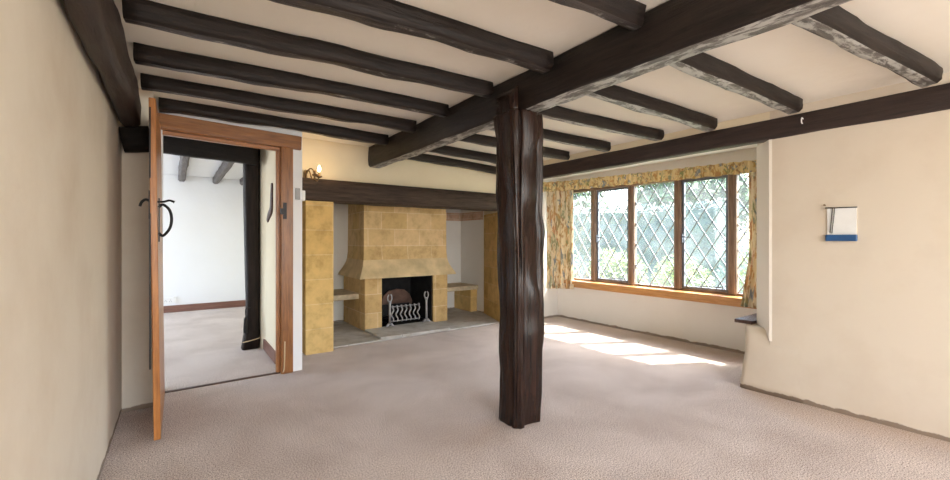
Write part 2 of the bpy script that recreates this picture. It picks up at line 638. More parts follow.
def board(name, p0, p1, w, d, mat, parent=None, side_ref=(0, 0, 1), bev=0.003):
    """planed board; local X along its length so that the grain follows it"""
    p0, p1 = Vector(p0), Vector(p1)
    X = p1 - p0
    L = X.length
    X.normalize()
    Y = Vector(side_ref).cross(X).normalized()
    Z = X.cross(Y)
    bm = bmesh.new()
    box(bm, 0, L, -w / 2, w / 2, -d / 2, d / 2)
    bevel(bm, bev)
    bmesh.ops.recalc_face_normals(bm, faces=bm.faces)
    me = bpy.data.meshes.new(name)
    bm.to_mesh(me)
    bm.free()
    me.materials.append(mat)
    o = bpy.data.objects.new(name, me)
    C.objects.link(o)
    R = Matrix((X, Y, Z)).transposed().to_4x4()
    R.translation = p0
    o.matrix_world = R
    if parent:
        o.parent = parent
        o.matrix_parent_inverse = Matrix.Translation(-wloc(parent))
    return o


def rough_up(bm, amt, freq, axes=(1, 1, 1), cuts=0, keep=None):
    if cuts:
        bmesh.ops.subdivide_edges(bm, edges=list(bm.edges), cuts=cuts, use_grid_fill=True)
    for v in bm.verts:
        if keep and keep(v.co):
            continue
        nv = noise.noise_vector(v.co * freq)
        v.co += Vector((nv.x * axes[0], nv.y * axes[1], nv.z * axes[2])) * amt


def structure(name, bm, mat, label, cat):
    return tag(obj(name, bm, mat), label, cat, kind='structure')


# ================================================================== THE SHELL
XR = 3.556          # face of the wall on the window side
XW = 4.62           # window wall of the recess
bm = bmesh.new()
box(bm, -3.3, 4.66, -2.95, 8.3, -0.12, 0.0)
structure('floor', bm, M['carpet'], 'beige pink carpet covering the floor of both rooms', 'floor')

# ceiling: level over the left bay, dropping a little towards the window wall
bm = bmesh.new()
prism_y(bm, [(-0.46, 2.182), (1.9, 2.178), (XR + 0.02, 2.103), (XR + 0.02, 2.33), (-0.46, 2.33)], -2.95, 4.5)
structure('ceiling', bm, M['ceiling'], 'cream plaster ceiling between the dark joists of the main room', 'ceiling')

bm = bmesh.new()
box(bm, -0.46, -0.313, -2.95, 3.84, 0, 2.2)
structure('wall_left', bm, M['plaster'], 'long cream plaster wall along the left side', 'wall')
bm = bmesh.new()
box(bm, -0.31, -0.145, 3.59, 3.84, 0, 2.2)
structure('wall_nib', bm, M['plaster'], 'short nib of cream wall behind the open door', 'wall')

bm = bmesh.new()
box(bm, -0.10, 0.80, 3.89, 4.0, 1.97, 2.2)
box(bm, -0.10, 0.80, 3.84, 3.90, 2.05, 2.2)
box(bm, 0.80, 0.885, 3.84, 4.36, 0, 2.2)
box(bm, -0.46, -0.10, 3.84, 4.0, 0, 2.2)
structure('wall_door', bm, M['white_paint'], 'white strip of wall around the doorway to the far room', 'wall')

bm = bmesh.new()
box(bm, 0.80, 3.62, 4.36, 4.62, 1.78, 2.2)
structure('wall_back', bm, M['plaster_warm'], 'cream upper wall above the inglenook lintel', 'wall')
bm = bmesh.new()
box(bm, 0.80, 0.89, 4.36, 4.62, 0, 1.78)
structure('wall_corner', bm, M['plaster_warm'], 'narrow strip of wall between the doorway and the stone pier', 'wall')

bm = bmesh.new()
box(bm, 3.627, 4.1, 4.412, 4.62, 1.545, 2.0)
box(bm, 3.86, 4.1, 4.62, 5.75, 1.545, 2.0)
structure('wall_inglenook_end', bm, M['plaster_warm'], 'strip of wall above the right hand stone pier', 'wall')

bm = bmesh.new()
box(bm, 1.14, 1.295, 4.62, 5.75, 0, 1.9)
box(bm, 1.14, 4.0, 5.75, 5.9, 0, 1.9)
box(bm, 3.855, 4.0, 5.105, 5.75, 0, 1.9)
structure('wall_inglenook', bm, M['plaster_white'], 'pale plastered walls inside the inglenook', 'wall')
bm = bmesh.new()
box(bm, 1.14, 4.1, 4.40, 5.9, 1.9, 2.0)
structure('ceiling_inglenook', bm, M['soot'], 'dark ceiling inside the inglenook above the hood', 'ceiling')

# window-side wall: near part with a splayed reveal, low swollen base
bm = bmesh.new()
NW = [(XR, -2.95), (XR, 1.186), (3.75, 1.335), (4.76, 1.335), (4.76, -2.95)]
prism(bm, NW, 0, 2.2)
structure('wall_right', bm, M['plaster_tan'], 'uneven cream plaster wall to the right of the window recess', 'wall')
bm = bmesh.new()
prism(bm, [(XR - 0.0005, 1.172), (XR - 0.003, 1.190), (3.748, 1.341), (3.752, 1.332), (XR + 0.006, 1.180)], 0.40, 1.9)
structure('trim_lit_reveal', bm, M['reveal'], 'splayed reveal at the right end of the window recess, coloured pale as if lit', 'window reveal')
bm = bmesh.new()
# swollen plaster foot of the wall where the recess begins
lv = [(0.0, 3.549, 1.395, 0.035), (0.06, 3.551, 1.39, 0.04), (0.2, 3.552, 1.375, 0.045), (0.30, 3.552, 1.362, 0.05), (0.355, 3.552, 1.365, 0.055),
      (0.42, 3.57, 1.372, 0.06), (0.462, 3.60, 1.385, 0.06), (0.478, 3.63, 1.39, 0.05)]
rings = []
for z, x, y, r in lv:
    ring = [(XR + 0.03, 0.75), (x + 0.004, 1.02), (x, 1.12)]
    for k in range(7):
        a = PI - k * PI / 2 / 6
        ring.append((x + r + r * math.cos(a), y - r + r * math.sin(a)))
    ring += [(4.6, y), (4.6, 0.75)]
    rings.append([bm.verts.new((p[0] + 0.004 * noise.noise(Vector((p[0] * 5, p[1] * 5, z * 6))), p[1], z)) for p in ring])
for a, b in zip(rings, rings[1:]):
    for k in range(len(a)):
        bm.faces.new((a[k], a[(k + 1) % len(a)], b[(k + 1) % len(a)], b[k])).smooth = True
bm.faces.new(rings[0][::-1])
bm.faces.new(rings[-1])
structure('wall_foot', bm, M['plaster_tan'], 'swollen plaster foot of the right wall under the dark shelf board', 'wall')

bm = bmesh.new()
box(bm, XW, 4.76, 1.335, 4.27, 0, 0.535)
box(bm, XW, 4.76, 1.335, 4.27, 1.90, 2.2)
structure('wall_window', bm, M['plaster_white'], 'white plaster wall below the leaded window', 'wall')
bm = bmesh.new()
box(bm, 3.63, 4.76, 4.27, 4.40, 0, 2.2)
structure('wall_recess', bm, M['plaster_white'], 'white end wall of the window recess behind the left curtain', 'wall')
bm = bmesh.new()
prism_y(bm, [(3.60, 1.93), (4.76, 2.085), (4.76, 2.33), (3.60, 2.33)], 1.1, 4.36)
structure('ceiling_recess', bm, M['white_paint'], 'white soffit of the window recess', 'ceiling')
# wall above the window beam
bm = bmesh.new()
box(bm, XR, 3.6, 1.187, 4.25, 2.035, 2.2)
structure('wall_above_window', bm, M['plaster_warm'], 'cream strip of wall above the long beam over the window', 'wall')

# rear wall behind the camera with an opening added for the fill lamp
bm = bmesh.new()
box(bm, -0.46, 3.6, -2.95, -2.8, 0, 0.6)
box(bm, -0.46, 3.6, -2.95, -2.8, 2.1, 2.2)
box(bm, -0.46, -0.25, -2.95, -2.8, 0.6, 2.1)
box(bm, 3.1, 3.6, -2.95, -2.8, 0.6, 2.1)
structure('wall_rear', bm, M['plaster'], 'plaster wall with a wide opening behind the viewer', 'wall')

# ---------------- far room
bm = bmesh.new()
box(bm, -3.3, 1.1, 8.106, 8.3, 0, 2.4)
structure('wall_far', bm, M['white_paint'], 'white back wall of the far room seen through the doorway', 'wall')
bm = bmesh.new()
box(bm, -3.3, 1.1, 4.0, 8.3, 2.19, 2.4)
structure('ceiling_far', bm, M['white_paint'], 'white ceiling of the far room', 'ceiling')
bm = bmesh.new()
prism(bm, [(0.795, 4.0), (0.735, 4.15), (0.735, 4.75), (0.705, 4.87), (0.705, 5.03), (0.80, 5.03), (0.80, 4.0)], 0, 2.19)
prism(bm, [(0.80, 4.95), (0.72, 5.06), (0.95, 5.06), (0.95, 8.11), (1.1, 8.11), (1.1, 4.7), (0.80, 4.7)], 0, 2.19)
structure('wall_partition', bm, M['plaster_warm'], 'cream partition wall just inside the doorway on the right', 'wall')
bm = bmesh.new()
box(bm, -3.3, -3.15, 4.0, 8.3, 0, 0.6)
box(bm, -3.3, -3.15, 4.0, 8.3, 2.0, 2.19)
box(bm, -3.3, -3.15, 4.0, 5.1, 0.6, 2.0)
box(bm, -3.3, -3.15, 7.7, 8.3, 0.6, 2.0)
box(bm, -3.3, -0.46, 3.84, 4.0, 0, 2.19)
structure('wall_far_left', bm, M['white_paint'], 'white left wall of the far room', 'wall')
tag(board('baseboard_far', (-3.1, 8.098, 0.055), (0.94, 8.098, 0.055), 0.016, 0.11, M['skirt']), 'brown skirting board along the white back wall of the far room', 'skirting board', kind='structure')
o = board('baseboard_partition', (0.727, 4.16, 0.055), (0.727, 4.90, 0.055), 0.016, 0.11, M['skirt'])
tag(o, 'brown skirting board along the partition inside the doorway', 'skirting board', kind='structure')
tag(board('trim_threshold', (-0.1, 3.87, 0.004), (0.71, 3.87, 0.004), 0.035, 0.008, M['dark_board']), 'dark carpet strip across the doorway threshold', 'threshold', kind='structure')

# ================================================================== DOOR FRAME AND DOOR
fr = thing('door_frame', 'varnished oak door frame around the opening to the far room', 'door frame', (0.35, 3.84, 0), kind='structure')
board('jamb', (0.757, 3.85, 0), (0.757, 3.85, 1.955), 0.095, 0.075, M['oak'], fr, side_ref=(0, -1, 0))
board('jamb', (-0.125, 3.90, 0), (-0.125, 3.90, 1.955), 0.05, 0.075, M['oak'], fr, side_ref=(0, -1, 0))
board('head', (-0.15, 3.845, 2.03), (0.872, 3.845, 1.998), 0.085, 0.115, M['oak'], fr)
board('stop_strip', (0.695, 3.885, 0), (0.695, 3.885, 1.93), 0.03, 0.04, M['oak_edge'], fr, side_ref=(0, -1, 0))
board('stop_strip', (-0.10, 3.885, 1.957), (0.71, 3.885, 1.935), 0.04, 0.03, M['oak_edge'], fr)
bm = bmesh.new()
box(bm, 0.725, 0.75, 3.798, 3.812, 1.33, 1.47)
box(bm, 0.70, 0.735, 3.79, 3.812, 1.37, 1.42)
o = obj('latch_keep', bm, M['iron'], fr)
o['label'] = 'black iron latch keep on the right jamb'

dr = thing('door_1', 'varnished plank door standing open edge on towards the viewer', 'door', (-0.105, 3.80, 0.012), kind='structure')
bm = bmesh.new()
y = 2.945
k = 0
while y < 3.79:
    y1 = min(y + 0.141, 3.80)
    box(bm, -0.128, -0.096, y + 0.0015, y1 - 0.0015, 0.012, 1.955)
    y = y1
bevel(bm, 0.003)
bmesh.ops.rotate(bm, verts=bm.verts, cent=(-0.105, 3.80, 1.0), matrix=Matrix.Rotation(-0.012, 3, 'Y'))
bmesh.ops.translate(bm, verts=bm.verts, vec=(0, 0, 0))
MV = mat_timber('varnished_oak_upright', (0.26, 0.088, 0.020), (0.54, 0.225, 0.060), 0.32, bmp=0.2)
for nd in MV.node_tree.nodes:
    if nd.type == 'MAPPING':
        s = nd.inputs['Scale'].default_value
        nd.inputs['Scale'].default_value = (s[1], s[2], s[0])
obj('plank_panel', bm, MV, dr)
bm = bmesh.new()
tube(bm, smooth_path([(-0.094, 2.995, 1.340), (-0.075, 2.985, 1.355), (-0.045, 2.985, 1.325), (-0.035, 2.985, 1.270), (-0.045, 2.985, 1.215), (-0.075, 2.985, 1.175), (-0.094, 2.99, 1.190)]), 0.0075, 8)
box(bm, -0.0955, -0.090, 2.965, 3.005, 1.14, 1.390)
o = obj('pull_handle', bm, M['iron'], dr, smooth=False)
o['label'] = 'black iron hooped pull handle'
bm = bmesh.new()
tube(bm, smooth_path([(-0.10, 2.985, 1.370), (-0.07, 2.98, 1.372), (-0.045, 2.975, 1.380), (-0.022, 2.972, 1.372)]), [0.006] * 18 + [0.010], 8)
o = obj('thumb_latch', bm, M['iron'], dr)
bm = bmesh.new()
tube(bm, smooth_path([(-0.13, 2.985, 1.370), (-0.152, 2.98, 1.380), (-0.170, 2.975, 1.365), (-0.178, 2.972, 1.340)]), 0.007, 8)
box(bm, -0.139, -0.129, 2.95, 2.985, 1.27, 1.430)
o = obj('latch_lever', bm, M['iron'], dr)
bm = bmesh.new()
box(bm, -0.1365, -0.1285, 2.9445, 2.985, 1.5, 1.90)
box(bm, -0.1365, -0.1285, 2.9445, 2.985, 0.42, 1.30)
obj('edge_strip', bm, M['iron'], dr)  # long dark strip on the left face beside the door's free edge

# ================================================================== TIMBERS OF THE CEILING
tag(timber('wall_plate_beam', (-0.248, -1.2, 1.975), (-0.248, 3.44, 1.975), 0.10, 0.20, [M['plate']], 3, rough=0.012, wander=0.012),
    'dark brown beam running along the top of the left wall', 'beam', kind='thing')
tag(timber('beam_bracket', (-0.303, 3.515, 1.80), (-0.15, 3.515, 1.83), 0.13, 0.15, [M['black_wood']], 5, rough=0.008),
    'short black timber bracket in the corner above the open door', 'beam', kind='thing')
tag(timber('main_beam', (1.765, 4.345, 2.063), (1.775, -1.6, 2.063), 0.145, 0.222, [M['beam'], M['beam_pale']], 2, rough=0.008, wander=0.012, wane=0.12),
    'massive dark main ceiling beam carried by the post, with a worn underside coloured paler for floor light', 'beam', kind='thing')
tag(timber('window_beam', (XR + 0.03, 4.34, 1.968), (XR + 0.03, -1.5, 1.966), 0.10, 0.145, [M['plate']], 8, rough=0.005, wander=0.004, wane=0.06),
    'long dark brown beam over the window recess along the right wall', 'beam', kind='thing')

LJ = [('nearest the viewer, left of the main beam', -0.19, 1.26, 1.66, 1.10, 0.085, 0.09),
      ('meeting the main beam just right of the post', -0.19, 1.81, 1.66, 1.665, 0.10, 0.092),
      ('meeting the main beam just left of the post', -0.19, 2.35, 1.66, 2.18, 0.088, 0.09),
      ('second joist left of the post', -0.19, 2.855, 1.66, 2.725, 0.088, 0.088),
      ('third joist left of the post', -0.19, 3.346, 1.66, 3.24, 0.088, 0.088),
      ('lying against the top of the door frame wall', -0.12, 3.815, 1.66, 3.82, 0.088, 0.088)]
for i, (lab, xa, ya, xb, yb, w, d) in enumerate(LJ):
    zc = 2.182 - d / 2
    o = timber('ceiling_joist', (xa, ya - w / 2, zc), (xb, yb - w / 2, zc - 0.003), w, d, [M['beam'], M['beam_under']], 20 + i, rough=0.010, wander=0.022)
    tag(o, 'dark hewn ceiling joist, ' + lab, 'joist', 'joists left of the main beam', kind='thing')
RJ = [('nearest the viewer, right of the main beam', 1.87, 0.69, 3.43, 0.42, 0.10, 0.09),
      ('right of the main beam, ending above the plain right wall', 1.87, 1.20, 3.43, 1.05, 0.10, 0.09),
      ('right of the main beam, second from the plain right wall', 1.87, 1.77, 3.43, 1.59, 0.10, 0.085),
      ('right of the main beam, ending above the middle of the window', 1.87, 2.31, 3.43, 2.03, 0.095, 0.085),
      ('right of the main beam, just right of the post top', 1.87, 2.80, 3.43, 2.57, 0.095, 0.085),
      ('right of the main beam, ending above the left curtain', 1.87, 3.30, 3.43, 3.08, 0.09, 0.085),
      ('right of the main beam, second from the inglenook wall', 1.87, 3.85, 3.43, 3.70, 0.09, 0.085),
      ('right of the main beam, closest to the inglenook wall', 1.87, 4.31, 3.43, 4.27, 0.09, 0.085)]
for i, (lab, xa, ya, xb, yb, w, d) in enumerate(RJ):
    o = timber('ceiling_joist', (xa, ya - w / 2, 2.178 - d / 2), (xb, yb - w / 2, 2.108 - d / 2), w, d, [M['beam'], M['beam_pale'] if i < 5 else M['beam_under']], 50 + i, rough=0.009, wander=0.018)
    tag(o, 'dark hewn ceiling joist, ' + lab, 'joist', 'joists right of the main beam', kind='thing')

# ---------------- the post
bm = bmesh.new()
NS, NP = 130, 120
ring_b = []
cxp, cyp = 1.77, 1.965
hx, hy = 0.117, 0.104


GROOVES = [(-0.05, -0.104, 0.016, -1, 1.4), (0.02, -0.104, 0.013, -1, 0.45), (-0.085, -0.104, 0.012, 0.9, 3), (-0.117, 0.03, 0.016, 0.2, 1.6),
           (0.06, -0.104, 0.012, 0.7, 1.8), (-0.02, -0.104, 0.013, 1.1, 3), (-0.117, -0.05, 0.012, -1, 0.8)]


def post_pt(a, z, topcut):
    # superellipse section with grooves running up it
    ca, sa = math.cos(a), math.sin(a)
    e = 0.30
    x = math.copysign(abs(ca) ** e, ca) * hx
    y = math.copysign(abs(sa) ** e, sa) * hy
    k = noise.noise(Vector((x * 16, y * 16, z * 0.9))) * 0.016
    k += (abs(noise.noise(Vector((x * 46, y * 46, z * 0.8 + 4)))) - 0.25) * 0.022
    k += noise.noise(Vector((x * 7 + 5, y * 7, z * 3.4 + 9))) * 0.022
    k += noise.noise(Vector((x * 20 + 5, y * 20, z * 8.0 + 2))) * 0.006
    for gx, gy, gw, zl, zh in GROOVES:              # long drying cracks
        dd = math.hypot(x - gx - 0.008 * math.sin(z * 5 + gx * 90), y - gy)
        if dd < gw and zl < z < zh:
            k -= 0.030 * (1 - dd / gw) * min(1, (z - zl) * 6, (zh - z) * 6)
    s = 1.0 + 0.05 * (z - 0.9) * 0.6
    ln = math.hypot(x, y)
    return Vector((cxp + x * s + k * x / ln + 0.012 * math.sin(z * 2.2) , cyp + y * s + k * y / ln, z))


for i in range(NS + 1):
    z = 1.945 * i / NS
    ring_b.append([bm.verts.new(post_pt(2 * PI * (k + 0.5) / NP, z, 0)) for k in range(NP)])
for a, b in zip(ring_b, ring_b[1:]):
    for k in range(NP):
        bm.faces.new((a[k], a[(k + 1) % NP], b[(k + 1) % NP], b[k])).smooth = True
bm.faces.new(ring_b[0][::-1])
bm.faces.new(ring_b[-1])
MP = mat_timber('varnished_post_upright', (0.004, 0.0025, 0.002), (0.040, 0.018, 0.012), 0.24, bmp=0.4, spec=0.34)
for nd in MP.node_tree.nodes:
    if nd.type == 'MAPPING':
        s = nd.inputs['Scale'].default_value
        nd.inputs['Scale'].default_value = (s[1], s[2], s[0] * 0.8)
pst = thing('timber_post', 'gnarled dark varnished oak post standing on the carpet under the main beam', 'post', (cxp, cyp, 0), kind='thing')
obj('shaft', bm, MP, pst)
bm = bmesh.new()
prism(bm, [(1.645, 1.885), (1.672, 1.865), (1.672, 2.05), (1.648, 2.05)], 1.93, [2.05, 2.09, 2.09, 2.05])
rough_up(bm, 0.006, 20, cuts=3)
o = obj('jowl', bm, MP, pst, smooth=True)

# ================================================================== INGLENOOK
tag(timber('inglenook_lintel', (0.90, 4.43, 1.660), (3.62, 4.43, 1.662), 0.25, 0.225, [M['lintel']], 4, rough=0.006, wander=0.006, wane=0.08),
    'long dark oak lintel beam across the top of the inglenook', 'beam', kind='thing')
bm = bmesh.new()
box(bm, 1.022, 1.297, 4.295, 4.62, 0, 1.545)
bevel(bm, 0.006, 2)
rough_up(bm, 0.002, 9)
tag(obj('stone_pier', bm, M['stone'], origin=(1.16, 4.45, 0)), 'golden stone block pier at the left end of the inglenook beside the doorway', 'pier', 'stone piers of the inglenook', kind='thing')
bm = bmesh.new()
prism(bm, [(3.57, 4.315), (3.852, 5.10), (4.08, 5.10), (4.08, 4.41), (3.625, 4.41), (3.625, 4.315)], 0, 1.54)
tag(obj('stone_pier', bm, M['stone'], origin=(3.8, 4.7, 0)), 'golden stone pier at the right end of the inglenook behind the post', 'pier', 'stone piers of the inglenook', kind='thing')

bm = bmesh.new()
prism(bm, [(1.30, 4.40), (3.59, 4.40), (3.84, 5.1), (3.85, 5.745), (1.30, 5.745)], 0.0, 0.018)
structure('hearth_floor', bm, M['hearth'], 'grey flagstone floor inside the inglenook', 'hearth')
bm = bmesh.new()
prism(bm, [(1.86, 4.40), (2.74, 4.36), (2.78, 4.39), (2.80, 4.93), (1.86, 4.93)], 0.019, 0.045)
bevel(bm, 0.005, 2)
rough_up(bm, 0.002, 12, (1, 1, 0))
tag(obj('hearth_slab', bm, M['hearth'], origin=(2.3, 4.6, 0.019)), 'raised grey stone slab in front of the fire opening', 'hearth')

# hood
hd = thing('fireplace_hood', 'golden stone fireplace with tapering hood over a black fire opening', 'fireplace', (2.47, 5.3, 0.019), kind='thing')
bm = bmesh.new()
sec = [(1.895, 1.862, 3.05, 4.935, .075), (1.60, 1.86, 3.055, 4.93, .075), (1.2, 1.858, 3.058, 4.928, .075), (0.98, 1.856, 3.06, 4.925, .075),
       (0.90, 1.85, 3.065, 4.918, .07), (0.85, 1.84, 3.075, 4.905, .065), (0.805, 1.827, 3.09, 4.888, .055), (0.765, 1.81, 3.11, 4.868, .045),
       (0.73, 1.793, 3.132, 4.85, .035), (0.70, 1.78, 3.15, 4.835, .025), (0.672, 1.772, 3.158, 4.828, .02)]
rings = []
for z, xa, xb, yf, tp in sec:
    ring = []
    for t in range(13):
        ring.append((xa + (xb - xa) * t / 12, yf))
    for t in range(1, 7):
        ring.append((xb - tp * t / 6, yf + (5.74 - yf) * t / 6))
    for t in range(1, 13):
        ring.append((xb - tp + (xa - xb + 2 * tp) * t / 12, 5.74))
    for t in range(1, 6):
        ring.append((xa + tp * (6 - t) / 6, 5.74 + (yf - 5.74) * t / 6))
    rings.append([bm.verts.new((p[0], p[1], z)) for p in ring])
for a, b in zip(rings, rings[1:]):
    for k in range(len(a)):
        bm.faces.new((a[k], a[(k + 1) % len(a)], b[(k + 1) % len(a)], b[k]))
bm.faces.new(rings[0])
bm.faces.new(rings[-1][::-1])
for f in bm.faces:
    if f.calc_center_median().z < 0.91:
        f.material_index = 1
obj('hood', bm, [M['stone_hood'], M['skirt_stone']], hd)
bm = bmesh.new()
box(bm, 1.86, 2.085, 4.90, 5.70, 0.019, 0.671)
bevel(bm, 0.006, 2)
obj('cheek', bm, M['stone_pale'], hd)
bm = bmesh.new()
box(bm, 2.83, 3.06, 4.90, 5.70, 0.019, 0.671)
bevel(bm, 0.006, 2)
obj('cheek', bm, M['stone_pale'], hd)
bm = bmesh.new()
box(bm, 2.086, 2.829, 5.55, 5.70, 0.019, 0.665)
box(bm, 2.087, 2.10, 4.93, 5.55, 0.019, 0.665)
box(bm, 2.815, 2.828, 4.93, 5.55, 0.019, 0.665)
box(bm, 2.10, 2.815, 4.93, 5.55, 0.655, 0.668)
box(bm, 2.10, 2.815, 4.94, 5.55, 0.019, 0.026)
o = obj('firebox', bm, M['soot'], hd)
o['label'] = 'sooty black fire chamber'

# benches
for side, x0, x1, zt, yf in (('left', 1.30, 1.855, 0.468, 5.08), ('right', 3.065, 3.85, 0.435, 5.24)):
    b_ = thing('stone_bench', 'low stone bench slab on the %s of the fireplace hood inside the inglenook' % side, 'bench', ((x0 + x1) / 2, 5.5, 0.019), 'inglenook benches')
    bm = bmesh.new()
    box(bm, x0 + 0.002, x1 - 0.003, yf, 5.742, zt - 0.066, zt)
    bevel(bm, 0.006, 2)
    obj('seat_slab', bm, M['bench_stone'], b_)
    bm = bmesh.new()
    if side == 'right':
        box(bm, x1 - 0.13, x1 - 0.004, yf + 0.03, 5.742, 0.019, zt - 0.067)
    else:
        box(bm, x0 + 0.004, x0 + 0.12, yf + 0.08, 5.742, 0.019, zt - 0.067)
    bevel(bm, 0.005)
    obj('support', bm, M['stone'], b_)

bm = bmesh.new()
box(bm, 3.848, 3.853, 5.12, 5.74, 1.47, 1.60)
box(bm, 3.1, 3.85, 5.742, 5.748, 1.47, 1.60)
structure('trim_brick_course', bm, M['brick'], 'band of bare red brick high on the inglenook wall right of the hood', 'brickwork')

# fireback, grate, andirons
bm = bmesh.new()
pr = [(2.555 + a_ * 0.98, z_) for a_, z_ in ((-.235, .03), (.225, .03), (.25, .26), (.205, .36), (.12, .425), (0, .445), (-.12, .425), (-.21, .36), (-.255, .26))]
prism_y(bm, pr, 5.46, 5.50)
bevel(bm, 0.008, 2)
tag(obj('iron_fireback', bm, M['fireback'], origin=(2.555, 5.48, 0.03)), 'rusty brown arched iron fireback standing inside the fire chamber', 'fireback')

gr = thing('fire_grate', 'grey iron fire basket with a front of scrolled bars between two firedogs', 'grate', (2.44, 5.05, 0.046))
bm = bmesh.new()
box(bm, 2.23, 2.66, 4.985, 5.0, 0.075, 0.092)
box(bm, 2.23, 2.66, 4.985, 5.0, 0.265, 0.278)
bevel(bm, 0.003)
obj('front_rail', bm, M['grey_iron'], gr)
for k in range(7):
    bm = bmesh.new()
    xc = 2.262 + k * 0.0635
    pts = []
    for j in range(25):
        t = j / 24
        pts.append((xc + 0.015 * math.sin(t * 3 * PI), 4.975, 0.075 + 0.19 * t))
    tube(bm, pts, 0.010, 6)
    lathe(bm, [(0.004, -0.016), (0.016, -0.008), (0.016, 0.008), (0.004, 0.016)], xc, 4.975, 0.278, 8)
    obj('scroll_bar', bm, M['grey_iron'], gr, smooth=True)
bm = bmesh.new()
for k in range(7):
    box(bm, 2.25 + k * 0.063, 2.262 + k * 0.063, 5.0, 5.32, 0.10, 0.112)
box(bm, 2.22, 2.67, 5.30, 5.315, 0.08, 0.26)
box(bm, 2.22, 2.235, 4.99, 5.31, 0.08, 0.10)
box(bm, 2.655, 2.67, 4.99, 5.31, 0.08, 0.10)
obj('basket', bm, M['iron'], gr)
for x, y in ((2.225, 4.992), (2.665, 4.992), (2.225, 5.30), (2.665, 5.30)):
    bm = bmesh.new()
    box(bm, x - 0.009, x + 0.009, y - 0.006, y + 0.010, 0.046 if y < 5 else 0.027, 0.085)
    obj('foot', bm, M['iron'], gr)


def firedog(x, y, label, top):
    t = thing('firedog', label, 'firedog', (x, y, 0.046), 'firedogs')
    bm = bmesh.new()
    tube(bm, [(x, y, 0.075), (x, y, 0.2), (x, y, 0.30), (x, y, top - 0.09)], [0.018, 0.015, 0.014, 0.017], 10)
    lathe(bm, [(0.006, -0.02), (0.022, -0.006), (0.022, 0.006), (0.006, 0.02)], x, y, top - 0.10, 10)
    obj('shaft', bm, M['grey_iron'], t, smooth=True)
    bm = bmesh.new()
    for s in (-1, 1):
        tube(bm, smooth_path([(x + s * 0.005, y, top - 0.10), (x + s * 0.026, y, top - 0.07), (x + s * 0.027, y, top - 0.03), (x + s * 0.012, y, top)], 4), [0.009] * 12 + [0.006], 8)
    obj('fork', bm, M['grey_iron'], t, smooth=True)
    bm = bmesh.new()
    prism_y(bm, [(x - 0.06, 0.046), (x - 0.035, 0.046), (x - 0.015, 0.062), (x + 0.015, 0.062), (x + 0.035, 0.046), (x + 0.06, 0.046), (x + 0.03, 0.085), (x - 0.03, 0.085)], y - 0.012, y + 0.012)
    obj('foot', bm, M['grey_iron'], t)
    bm = bmesh.new()
    box(bm, x - 0.008, x + 0.008, y + 0.012, y + 0.40, 0.062, 0.078)
    obj('log_bar', bm, M['iron'], t)


firedog(2.185, 4.885, 'grey iron firedog with forked top at the left of the grate', 0.455)
firedog(2.715, 4.885, 'grey iron firedog with forked top at the right of the grate', 0.455)

# ================================================================== WINDOW
wd = thing('window_1', 'wide leaded window of five diamond paned lights with oak mullions', 'window', (4.66, 2.77, 0.56), kind='structure')
Y0, Y1, Z0, Z1 = 1.36, 4.235, 0.575, 1.90
board('sill', (4.575, 1.40, 0.552), (4.575, 4.24, 0.552), 0.18, 0.046, M['sill'], wd)
board('sill_moulding', (4.565, 1.42, 0.506), (4.565, 4.24, 0.506), 0.105, 0.044, M['sill'], wd)
board('frame_head', (4.68, 1.34, Z1 - 0.03), (4.68, 4.245, Z1 - 0.03), 0.10, 0.07, M['mullion'], wd)
board('frame_bottom', (4.69, 1.34, Z0 + 0.012), (4.69, 4.245, Z0 + 0.012), 0.07, 0.024, M['mullion'], wd)
mul = [3.64, 3.055, 2.46, 1.885]
for ym in mul:
    board('mullion', (4.675, ym, Z0), (4.675, ym, Z1), 0.082, 0.085, M['mullion'], wd, side_ref=(1, 0, 0), bev=0.014)
board('mullion', (4.675, 4.215, Z0), (4.675, 4.215, Z1), 0.06, 0.085, M['mullion'], wd, side_ref=(1, 0, 0), bev=0.01)
board('mullion', (4.675, 1.365, Z0), (4.675, 1.365, Z1), 0.06, 0.085, M['mullion'], wd, side_ref=(1, 0, 0), bev=0.01)
edges = [4.185] + [v for m_ in mul for v in (m_ + 0.041, m_ - 0.041)] + [1.395]
DW, DH = 0.163, 0.262


def lead_segments(ya, yb, za, zb):
    segs = []
    sl = DH / DW
    yc, zc = (ya + yb) / 2, (za + zb) / 2
    for sg in (1, -1):
        for k in range(-14, 15):
            c = zc + k * DH           # z = c + sg*sl*(y-yc)
            ts = []
            yA, yB = ya, yb
            if True:
                za_, zb_ = c + sg * sl * (yA - yc), c + sg * sl * (yB - yc)
                p, q = (yA, za_), (yB, zb_)
                # clip in z
                if p[1] > q[1]:
                    p, q = q, p
                if q[1] <= za or p[1] >= zb:
                    continue
                def at(z):
                    t = (z - p[1]) / (q[1] - p[1])
                    return (p[0] + (q[0] - p[0]) * t, z)
                a_ = at(za) if p[1] < za else p
                b_ = at(zb) if q[1] > zb else q
                segs.append((a_, b_))
    return segs


